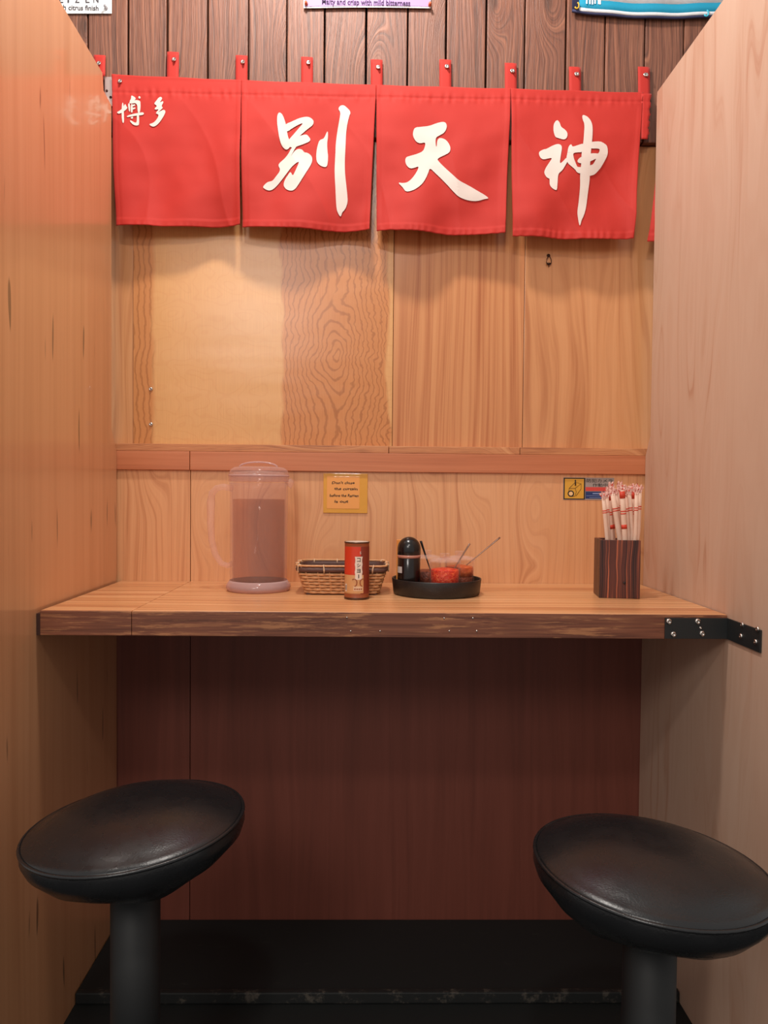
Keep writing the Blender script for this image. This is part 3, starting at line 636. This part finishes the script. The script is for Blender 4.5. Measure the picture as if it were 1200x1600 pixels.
for i in range(4, 168, 14):
    pa, pb = b86[i], b100[i]; od = Vector((pa.x-bcx, pa.y-bcy, 0)); od = Vector((math.copysign(1, od.x), 0, 0)) if abs(od.x)/hwt > abs(od.y)/hdt else Vector((0, math.copysign(1, od.y), 0))
    tube('tie', [pa+od*.0052-Vector((0, 0, .006)), pa+od*.006, pb+od*.003, pb-od*.002, pb-od*.005-Vector((0, 0, .008))], .0014, MT['tie'], bk, 6, flat=1.4)

# ------------------------------------------------------------------ pepper can
pc = empty('pepper_can'); prop(pc, 'red and tan pepper tin with white vertical lettering in front of the basket', 'can')
CY = -.272; cc = at(557.5, 900, CY); CX = cc.x; CRr = 19.3*(CY-CAM.y)/F
cz = lambda py: at(557.5, py, CY).z
czb, czt = ZC+.0004, cz(846)
MT['canred'] = plain('can_red', (206, 58, 30), .35); MT['cantan'] = plain('can_tan', (186, 126, 78), .35); MT['canbrown'] = plain('can_brown', (150, 78, 44), .35); MT['canrim'] = plain('can_rim', (92, 66, 52), .35, Metallic=.7)
MT['canlid'] = plain('can_lid', (196, 176, 160), .35)
hh = czt-czb
prof = [(.0001, czb), (CRr, czb), (CRr*1.03, czb+.002), (CRr, czb+.004), (CRr, czb+hh*.10), (CRr, czb+hh*.43), (CRr, czb+hh*.92), (CRr, czt-.003), (CRr*1.03, czt-.002), (CRr*1.02, czt), (CRr*.94, czt), (CRr*.92, czt-.002), (.0001, czt-.002)]
lathe('body', prof, CX, CY, None, pc, 48, mats=[MT['canred'], MT['cantan'], MT['canbrown'], MT['canrim'], MT['canlid']], pm=[3, 3, 3, 2, 1, 0, 2, 3, 3, 3, 4, 4])
def wrap(name, pts2, faces, mat, off=.0004):   # (angle-width u in metres from the front, z) wrapped on the can
    return mesh(name, [(CX+(CRr+off)*sin(u/CRr), CY-(CRr+off)*cos(u/CRr), z) for u, z in pts2], faces, mat, pc, True)
def wrect(name, u0, u1, za, zb_, mat, off=.0004, n=10):
    pts = [(u0+(u1-u0)*i/n, za) for i in range(n+1)]+[(u0+(u1-u0)*i/n, zb_) for i in range(n+1)]
    return wrap(name, pts, [(i, i+1, n+2+i, n+1+i) for i in range(n)], mat, off)
zf = lambda t: czb+hh*t
mw = plain('can_white', (226, 206, 190), .4)
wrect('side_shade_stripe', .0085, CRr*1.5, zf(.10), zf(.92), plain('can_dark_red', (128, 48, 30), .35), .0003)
wrect('tan_field', -.030, .0145, zf(.115), zf(.43), plain('can_cream', (206, 152, 100), .35), .0005)
# swirl of the lettering panel
pw = []; n = 24; m_ = 8
for i in range(n+1):
    t = i/n; w_ = .0078*(1-.13*abs(sin(t*pi*3)))
    for k in range(m_+1): pw.append((.0041-w_+2*w_*k/m_, zf(.35+.40*t)))
wrap('white_panel', pw, [(i*(m_+1)+k, i*(m_+1)+k+1, (i+1)*(m_+1)+k+1, (i+1)*(m_+1)+k) for i in range(n) for k in range(m_)], mw, .0007)
for i, ch in enumerate(('コ', 'シ', 'ョ', '|')):
    v, f = text2d(ch, 1.0, .02)
    if not v: continue
    a, b = min(q_[0] for q_ in v), max(q_[0] for q_ in v); d, e = min(q_[1] for q_ in v), max(q_[1] for q_ in v); wd = .0016 if ch == '|' else .0072
    zt_ = zf(.735-.095*i); wrap('lettering', [(.0041-wd/2+(q_[0]-a)/(b-a+1e-6)*wd, zt_-.0086+(q_[1]-d)/(e-d)*.0078) for q_ in v], f, MT['ink'], .0010)
v, f = text2d('S', 1.0); a, b = min(q_[0] for q_ in v), max(q_[0] for q_ in v)
wrap('lettering', [(.0060+(q_[0]-a)*.0075, zf(.795)+q_[1]*.0075) for q_ in v], f, mw, .0010)
for sg in (-1, 1):   # brown scrolls beside the panel foot
    pts = []
    for i in range(15):
        a = radians(-80+i*15); pts.append((.0038+sg*(.0085+.0055*cos(a+pi)), zf(.30)+.0075*sin(a)))
    vv = [Vector((CX+(CRr+.0006)*sin(u/CRr), CY-(CRr+.0006)*cos(u/CRr), z_)) for u, z_ in pts]; tube('scroll', vv, .0011, MT['canbrown'], pc, 6)
wrect('white_foot_panel', -.006, .0125, zf(.155), zf(.235), plain('can_pale', (222, 186, 150), .4), .0007)
for i in range(4): wrect('small_print', -.0045+i*.0042, -.0015+i*.0042, zf(.175), zf(.20), MT['canbrown'], .0009, 3)
wrect('bar_code_panel', -.0272, -.0215, zf(.14), zf(.27), mw, .0008, 4)
for i in range(4): wrect('bar_code_bar', -.0262+i*.0011, -.0257+i*.0011, zf(.16), zf(.25), MT['ink'], .001, 1)

# ------------------------------------------------------------------ tray with bottle and jars
TY = -.190; tcx = at(682, 905, TY).x; TR = 70*(TY-CAM.y)/F
s = NT('speckled_black_plastic'); v, x, y, z = s.coord(0); MT['tray'] = s.fin(s.mix(s.step(s.noise(v, 700, 1), .6, .75), lin((26, 24, 24)), lin((62, 52, 48))), .42)
tr_ = empty('condiment_tray'); prop(tr_, 'round black tray holding a bottle and glass jars on the counter', 'tray')
zt0 = ZC+.0004; TH_ = .034
lathe('tray_body', [(.0001, zt0), (TR*.93, zt0), (TR*.965, zt0+.003), (TR, zt0+TH_-.0015), (TR*.995, zt0+TH_), (TR*.975, zt0+TH_), (TR*.968, zt0+TH_-.002), (TR*.935, zt0+.0045), (.0001, zt0+.0042)], tcx, TY, MT['tray'], tr_, 72)
zi = zt0+.0047
MT['glasslid'] = tplastic('clear_glass_lid', (252, 248, 246), (246, 222, 212), .07, .05, .8, 3.0)
MT['glass'] = tplastic('clear_glass', (253, 250, 249), (244, 222, 212), .012, .05, .75, 3.6)
# soy bottle
sb = empty('soy_sauce_bottle'); prop(sb, 'dark sauce bottle with domed black cap at the left of the tray', 'bottle')
SY = -.212; sc_ = at(639, 880, SY); SX = sc_.x; SR = 18.4*(SY-CAM.y)/F; sz = lambda py: at(639, py, SY).z
MT['cap'] = plain('glossy_black_cap', (22, 20, 20), .22); MT['soy'] = plain('dark_sauce', (24, 16, 14), .18)
lathe('sauce_body', [(.0001, zi), (SR*.92, zi), (SR*.97, zi+.003), (SR*.97, sz(871.5)), (SR*.95, sz(871)), (.0001, sz(871))], SX, SY, MT['soy'], sb)
lathe('clear_band', [(SR*.96, sz(871)), (SR*.99, sz(871)), (SR*.985, sz(866)), (SR*.96, sz(866))], SX, SY, plain('pinkish_clear_band', (190, 130, 112), .2), sb)
R_ = SR; dome = [(SR*.97, sz(867)), (SR, sz(866))]+[(SR*cos(a), sz(857.5)+(sz(838.5)-sz(857.5))*sin(a)) for a in [pi/2*k/12 for k in range(13)]]
lathe('dome_cap', dome, SX, SY, MT['cap'], sb)
a = at(619.5, 886, SY-SR); b = at(628, 896, SY-SR); n = 6; vs = []
for za in (b.z, a.z):
    for i in range(n+1): xx = a.x+(b.x-a.x)*i/n; dx = max(-.98, min(.98, (xx-SX)/SR)); vs.append((SX+SR*.985*dx, SY-SR*.985*sqrt(1-dx*dx)-.0002, za))
mesh('label', vs, [(i, i+1, n+2+i, n+1+i) for i in range(n)], plain('grey_label', (186, 180, 176), .5), sb)
pk = box('sauce_packet', at(619.5, 860, -.168).x, at(628, 860, -.168).x, -.170, -.165, zi, at(622, 843, -.168).z, plain('orange_packet', (224, 140, 60), .4), None, .0015)
prop(pk, 'small orange packet standing behind the dome-capped bottle', 'packet')
JR = .0325; JH = .066
s = NT('red_pickled_ginger'); v, x, y, z = s.coord(0); n = s.noise(s.comb(s.mul(x, 1), s.mul(y, 1), s.mul(z, 1.6)), 130, 3, .6, 1.2)
s.bump(n, .8, .004); MT['ginger'] = s.fin(s.ramp(n, [(.3, lin((196, 28, 14))), (.5, lin((232, 62, 32))), (.7, lin((250, 128, 74)))]), .3)
s = NT('brown_relish'); v, x, y, z = s.coord(0); n = s.noise(v, 140, 3); s.bump(n, .8, .004)
MT['relish'] = s.fin(s.ramp(n, [(.3, lin((96, 42, 26))), (.6, lin((140, 68, 42))), (.8, lin((170, 92, 56)))]), .45)
s = NT('orange_paste'); v, x, y, z = s.coord(0); n = s.noise(v, 140, 3); s.bump(n, .8, .004)
MT['paste'] = s.fin(s.ramp(n, [(.3, lin((186, 72, 32))), (.7, lin((226, 122, 66)))]), .4)
def jar(jx, jy, label, layers, rot):
    e = empty('glass_jar'); prop(e, label, 'jar', 'lidded glass jars on the black tray')
    z = zi+.0002
    lathe('jar_body', [(.0001, z), (JR*.94, z), (JR, z+.004), (JR, z+JH-.004), (JR*1.05, z+JH-.002), (JR*1.05, z+JH), (JR*.96, z+JH), (JR*.94, z+JH-.005), (JR*.94, z+.006), (.0001, z+.005)], jx, jy, MT['glass'], e, 40)
    zz = z+.0055
    for k, (h, m) in enumerate(layers):
        pr_ = [(.0001, zz), (JR*.925, zz), (JR*.925, zz+h-.002), (JR*.86, zz+h), (JR*.4, zz+h+.0025), (.0001, zz+h+.001)]; lathe('filling', pr_, jx, jy, m, e, 40); zz += h+.0002
    zl = z+JH+.0003
    lathe('jar_lid', [(JR*1.02, zl), (JR*1.04, zl+.002), (JR*.9, zl+.0055), (JR*.5, zl+.0085), (JR*.34, zl+.009), (JR*.30, zl+.011), (JR*.34, zl+.017), (JR*.28, zl+.0185), (.0001, zl+.0185), (.0001, zl+.016), (JR*.25, zl+.008), (JR*.6, zl+.005), (JR*.9, zl+.0015)], jx, jy, MT['glasslid'], e, 40)
    return z
def spoon(a, b, label, mat, r0=.0018, r1=.0036):
    a, b = Vector(a), Vector(b); e = empty('spoon'); prop(e, label, 'spoon', 'spoons standing in the glass jars')
    d = (b-a).normalized(); n_ = 14
    pts = [a.lerp(b, i/(n_-1)) for i in range(n_)]; tube('handle', pts, [r0+(r1-r0)*(i/(n_-1))**1.5 for i in range(n_)], mat, e, 8, flat=.55)
    # bowl
    vs, fs = [], []; sd = d.cross(Vector((0, 1, 0))).normalized(); q_ = d.cross(sd)
    for i in range(9):
        t = i/8; w_ = .0065*sqrt(max(0, 1-(2*t-1)**2))+.0004
        for k in range(5): u = k/4*2-1; vs.append(a-d*(t*.017)+sd*(u*w_)+q_*(.003*(u*u-1)*sin(pi*t)))
    for i in range(8):
        for k in range(4): f0 = i*5+k; fs.append((f0, f0+5, f0+6, f0+1))
    o = mesh('bowl', vs, fs, mat, e, True); md = o.modifiers.new('thickness', 'SOLIDIFY'); md.thickness = .0008
    return e
g1 = (at(695, 890, -.226).x, -.226); g2 = (at(718, 880, -.166).x, -.166); g3 = (at(666.5, 880, -.146).x, -.146)
jar(*g1, 'lidded glass jar of bright red pickled ginger at the front of the tray', [(.046, MT['ginger'])], 0)
jar(*g2, 'lidded glass jar of brown and orange paste at the right of the tray', [(.026, MT['relish']), (.020, MT['paste'])], 0)
jar(*g3, 'lidded glass jar of brown relish half hidden behind the dome-capped bottle', [(.034, MT['relish'])], 0)
MT['spoonm'] = plain('brushed_spoon_steel', (150, 124, 112), .3, Metallic=.9)
spoon((g1[0]+.006, g1[1], zi+.030), at(734, 849.5, -.221), 'steel spoon leaning right out of the red ginger jar', MT['spoonm'])
spoon((g2[0]+.004, g2[1], zi+.045), at(781, 840, -.155), 'long steel spoon reaching far right out of the paste jar', MT['spoonm'])
spoon((g3[0]+.010, g3[1]-.004, zi+.036), at(657.5, 845.5, -.160), 'black-handled spoon leaning left between the bottle and the ginger jar', MT['black'], .0016, .0042)

# ------------------------------------------------------------------ chopstick box and wrapped chopsticks
cbx = empty('chopstick_box'); prop(cbx, 'dark striped wooden box of wrapped chopsticks beside the right partition', 'box')
BXc, BYc = .5265, -.207; bw, bd, bh = .0825, .082, .1215; RZ = Matrix.Translation((BXc, BYc, 0)) @ Matrix.Rotation(radians(-8), 4, 'Z')
def rbox(name, x0, x1, y0, y1, z0_, z1_, mat, par):
    o = box(name, x0, x1, y0, y1, z0_, z1_, mat, par, .0007)
    for v_ in o.data.vertices: v_.co = RZ @ v_.co
    return o
tk = .007; zb0 = ZC+.0005
rbox('front_board', -bw/2, bw/2, -bd/2, -bd/2+tk, zb0, zb0+bh, MT['zebra'], cbx); rbox('back_board', -bw/2, bw/2, bd/2-tk, bd/2, zb0, zb0+bh, MT['zebra'], cbx)
rbox('side_board', -bw/2, -bw/2+tk, -bd/2+tk+.0002, bd/2-tk-.0002, zb0, zb0+bh, MT['zebra'], cbx); rbox('side_board', bw/2-tk, bw/2, -bd/2+tk+.0002, bd/2-tk-.0002, zb0, zb0+bh, MT['zebra'], cbx)
rbox('bottom_board', -bw/2+tk, bw/2-tk, -bd/2+tk, bd/2-tk, zb0, zb0+.006, MT['zebra'], cbx)
kn = at(976, 911, BYc-bd/2-.006); lathe('knot', [(.0001, 0), (.003, 0), (.0025, .0006), (.0001, .0008)], 0, 0, MT['ink'], cbx, 10).matrix_basis = Matrix.Translation((kn.x, BYc-bd/2-.0048, kn.z)) @ Matrix.Rotation(pi/2, 4, 'X')
s = NT('paper_sleeve'); v, x, y, z = s.coord(3); MT['sleeve'] = s.fin(s.mix(s.noise(v, 60, 2), lin((216, 176, 152)), lin((230, 198, 178))), .55)
MT['rprint'] = plain('red_sleeve_print', (206, 62, 38), .55); MT['crimp'] = tplastic('crimped_clear_wrap', (250, 230, 224), (244, 206, 196), .6, .2, .3)
zbt = zb0+bh
sticks = [(546, 318, 580, 0), (588, 300, 602, 1), (615, 262, 640, 3), (655, 275, 722, 1), (700, 262, 735, 2), (765, 235, 792, 0), (805, 280, 850, 2), (850, 262, 884, 1), (893, 240, 904, 3), (935, 262, 926, 0), (975, 235, 958, 1), (640, 215, 660, 4), (740, 215, 760, 4), (905, 225, 915, 4)]
ordn = ['leftmost', 'second', 'third', 'fourth', 'fifth', 'sixth', 'seventh', 'eighth', 'ninth', 'tenth', 'rightmost']
slabel = [('%s wrapped chopsticks from the left in the striped box' % o_) if 'most' not in o_ else '%s wrapped chopsticks in the striped box' % o_ for o_ in ordn]
slabel[5] = 'widest wrapped chopsticks with bold red print, in the middle of the striped box'
slabel += ['wrapped chopsticks standing tallest at the back left of the striped box', 'wrapped chopsticks standing tallest at the back middle of the striped box', 'wrapped chopsticks standing tallest at the back right of the striped box']
for i, (xt, yt, xb, row) in enumerate(sticks):
    yy = BYc-bd/2+tk+.008+row*.0125 - (xb-760)/7.5*.0004
    T = at(870+xt/7.5, 735+yt/7.5, yy); Bm = at(870+xb/7.5, 735+700/7.5, yy); d = (T-Bm).normalized()
    # foot of the stick inside the box, kept clear of the boards
    tt = (zb0+.010-Bm.z)/d.z; Ft = Bm+d*tt; lim = bw/2-tk-.008; Ft.x = max(BXc-lim-.002, min(BXc+lim-.002, Ft.x)); Ft.y = max(BYc-bd/2+tk+.01, min(BYc+bd/2-tk-.01, Ft.y))
    e = empty('wrapped_chopsticks'); prop(e, slabel[i], 'chopsticks', 'wrapped chopsticks in the striped wooden box')
    wdt = .0058 if i in (5, 3) else .0044
    tube('sleeve', [Ft, Ft.lerp(Bm, .5), Bm, Bm.lerp(T, .5), T], [wdt*.95, wdt, wdt, wdt, wdt*.9], MT['sleeve'], e, 10, flat=.62, up=Vector((0.02, 1, .05)))
    for (f0, f1) in ((.03, .14), (.40, .43), (.46, .49), (.80, .98)) if i % 3 == 2 or i == 5 else ((.52, .55), (.58, .61)):
        tube('red_print', [Bm.lerp(T, f0), Bm.lerp(T, f1)], wdt*1.03, MT['rprint'], e, 10, flat=.64, up=Vector((0.02, 1, .05)))
    # crinkled, flattened end of the wrapper
    sd = d.cross(Vector((0, 1, 0))).normalized(); cv, cf = [], []; hgt = random.uniform(.013, .019)
    for a_ in range(6):
        f_ = a_/5; hw_ = wdt*(1.0+.75*f_)*random.uniform(.85, 1.15)
        for k in range(7):
            g_ = k/3-1; cv.append(T+d*(-.004+hgt*f_+(.003*sin(k*2.1+i)*(f_ > .7)))+sd*(g_*hw_)+Vector((0, (.0024*sin(k*2.6+a_*1.3+i*.7)+.0012*(random.random()-.5))*(.3+f_)-.0028*(1-f_)*(1-g_*g_), 0)))
    for a_ in range(5):
        for k in range(6): q0 = a_*7+k; cf.append((q0, q0+1, q0+8, q0+7))
    o = mesh('crimped_end', cv, cf, [MT['crimp'], MT['rprint']], e, False, [1 if (i*5+a_*3+k) % 11 == 0 else 0 for a_ in range(5) for k in range(6)])
    md = o.modifiers.new('thickness', 'SOLIDIFY'); md.thickness = .0003

# ------------------------------------------------------------------ stools
def stool(cx, cy, zt, label, tx, ty, R=.165):
    """zt = height of the piping rim; tx, ty = how far the worn seat leans (degrees)"""
    e = empty('bar_stool'); prop(e, label, 'stool', 'round black stools at the counter')
    LEAN = Matrix.Translation((cx, cy, zt)) @ Matrix.Rotation(radians(tx), 4, 'X') @ Matrix.Rotation(radians(ty), 4, 'Y') @ Matrix.Translation((-cx, -cy, -zt))
    def lean(o):
        for v_ in o.data.vertices: v_.co = LEAN @ v_.co
    h = .036
    top = [(.0001, zt+h)]+[(R*.985*k/15, zt+h*(1-(k/15)**2.6)) for k in range(1, 15)]+[(R*.97, zt+.0035), (R*.985, zt)]
    lean(lathe('seat_cushion', top+[(R*.97, zt-.002), (.0001, zt-.003)], cx, cy, MT['vinyl'], e, 64))
    lean(tube('seat_piping', [(cx+R*.992*cos(2*pi*k/64), cy+R*.992*sin(2*pi*k/64), zt) for k in range(64)], .0028, MT['vinyl'], e, 8, closed=True))
    vs, fs = [], []; n = 72; pf = [(R*.99, zt-.003), (R*1.0, zt-.014), (R*.97, zt-.026), (R*.86, zt-.044), (R*.66, zt-.064), (R*.62, zt-.066), (.02, zt-.062)]
    for j, (r, z) in enumerate(pf):
        for k in range(n):
            a = 2*pi*k/n; w = 1+.010*sin(9*a+1)*(j >= 3)+.03*(abs(sin(2*a+.5))**6)*(j >= 3); vs.append((cx+r*w*cos(a), cy+r*w*sin(a), z-.006*(j in (4, 5))*abs(sin(2*a+.5))**6))
    for j in range(len(pf)-1):
        for k in range(n): fs.append((j*n+k, j*n+(k+1) % n, (j+1)*n+(k+1) % n, (j+1)*n+k))
    o = fixn(mesh('seat_skirt', vs, fs, MT['vinyl'], e, True)); lean(o)
    lathe('pole', [(.0001, zt-.05), (.036, zt-.05), (.036, .03), (.0001, .03)], cx, cy, MT['black'], e, 40)
    lathe('base_disc', [(.0001, .0005), (.155, .0005), (.158, .006), (.15, .014), (.06, .026), (.04, .034), (.0001, .034)], cx, cy, MT['black'], e, 48)
    return e
stool(-.347, -.700, .567, 'round black vinyl stool in front of the left partition', .5, -5, .16)
stool(.392, -.797, .552, 'round black vinyl stool in front of the right partition', .5, 4, .16)

# ------------------------------------------------------------------ sub-parts under their parts, empties at the base of their thing
def base(o): return o.name.split('.')[0]
def under(child, parent): child.parent = parent
def centre(o):
    vs = [v.co for v in o.data.vertices]; return sum((Vector(v) for v in vs), Vector())/len(vs)
for o in [o for o in bpy.data.objects if o.type == 'EMPTY']:
    ch = list(o.children); byn = {}
    for c_ in ch: byn.setdefault(base(c_), []).append(c_)
    def nearest(c_, names):
        cand = [q_ for n_ in names for q_ in byn.get(n_, [])]
        return min(cand, key=lambda q_: (centre(q_)-centre(c_)).length) if cand else None
    rules = {'brush_character': ['cloth_panel'], 'hook_wire': ['screw_hook'], 'lid_grip': ['lid'], 'lid_rim': ['lid'], 'spout': ['lid'], 'red_print': ['sleeve'],
             'label': ['sauce_body'], 'bar_code_bar': ['bar_code_panel'], 'white_mark': ['teal_band'], 'lens': ['yellow_panel'], 'drawing_line': ['yellow_panel'], 'tie': ['rim_band']}
    for n_, tgt in rules.items():
        for c_ in byn.get(n_, []):
            t_ = nearest(c_, tgt)
            if t_: under(c_, t_)
    if base(o) == 'pepper_can':
        for c_ in byn.get('lettering', []): under(c_, byn['white_panel'][0])
    elif base(o) in ('note_card', 'poster'):
        for c_ in byn.get('lettering', []): under(c_, byn['paper'][0])
    if base(o) in ('angle_bracket', 'corner_bracket'):
        for c_ in byn.get('screw', []): under(c_, nearest(c_, ['front_plate', 'side_plate', 'wall_plate']))
    if base(o) == 'counter':
        for c_ in byn.get('nail_hole', []): under(c_, byn['front_edge'][1])
        for c_, b_ in zip(byn['front_edge'], byn['counter_board']): c_['label'] = 'dark worn front edge'
bpy.context.view_layer.update()
for o in [o for o in bpy.data.objects if o.type == 'EMPTY']:
    P_ = [c_.matrix_world @ v.co for c_ in o.children_recursive if c_.type == 'MESH' for v in c_.data.vertices]
    if not P_: continue
    lo_ = [min(p_[i] for p_ in P_) for i in range(3)]; hi_ = [max(p_[i] for p_ in P_) for i in range(3)]
    L_ = Vector(((lo_[0]+hi_[0])/2, (lo_[1]+hi_[1])/2, lo_[2])); o.location = L_
    for c_ in o.children: c_.location = c_.location-L_
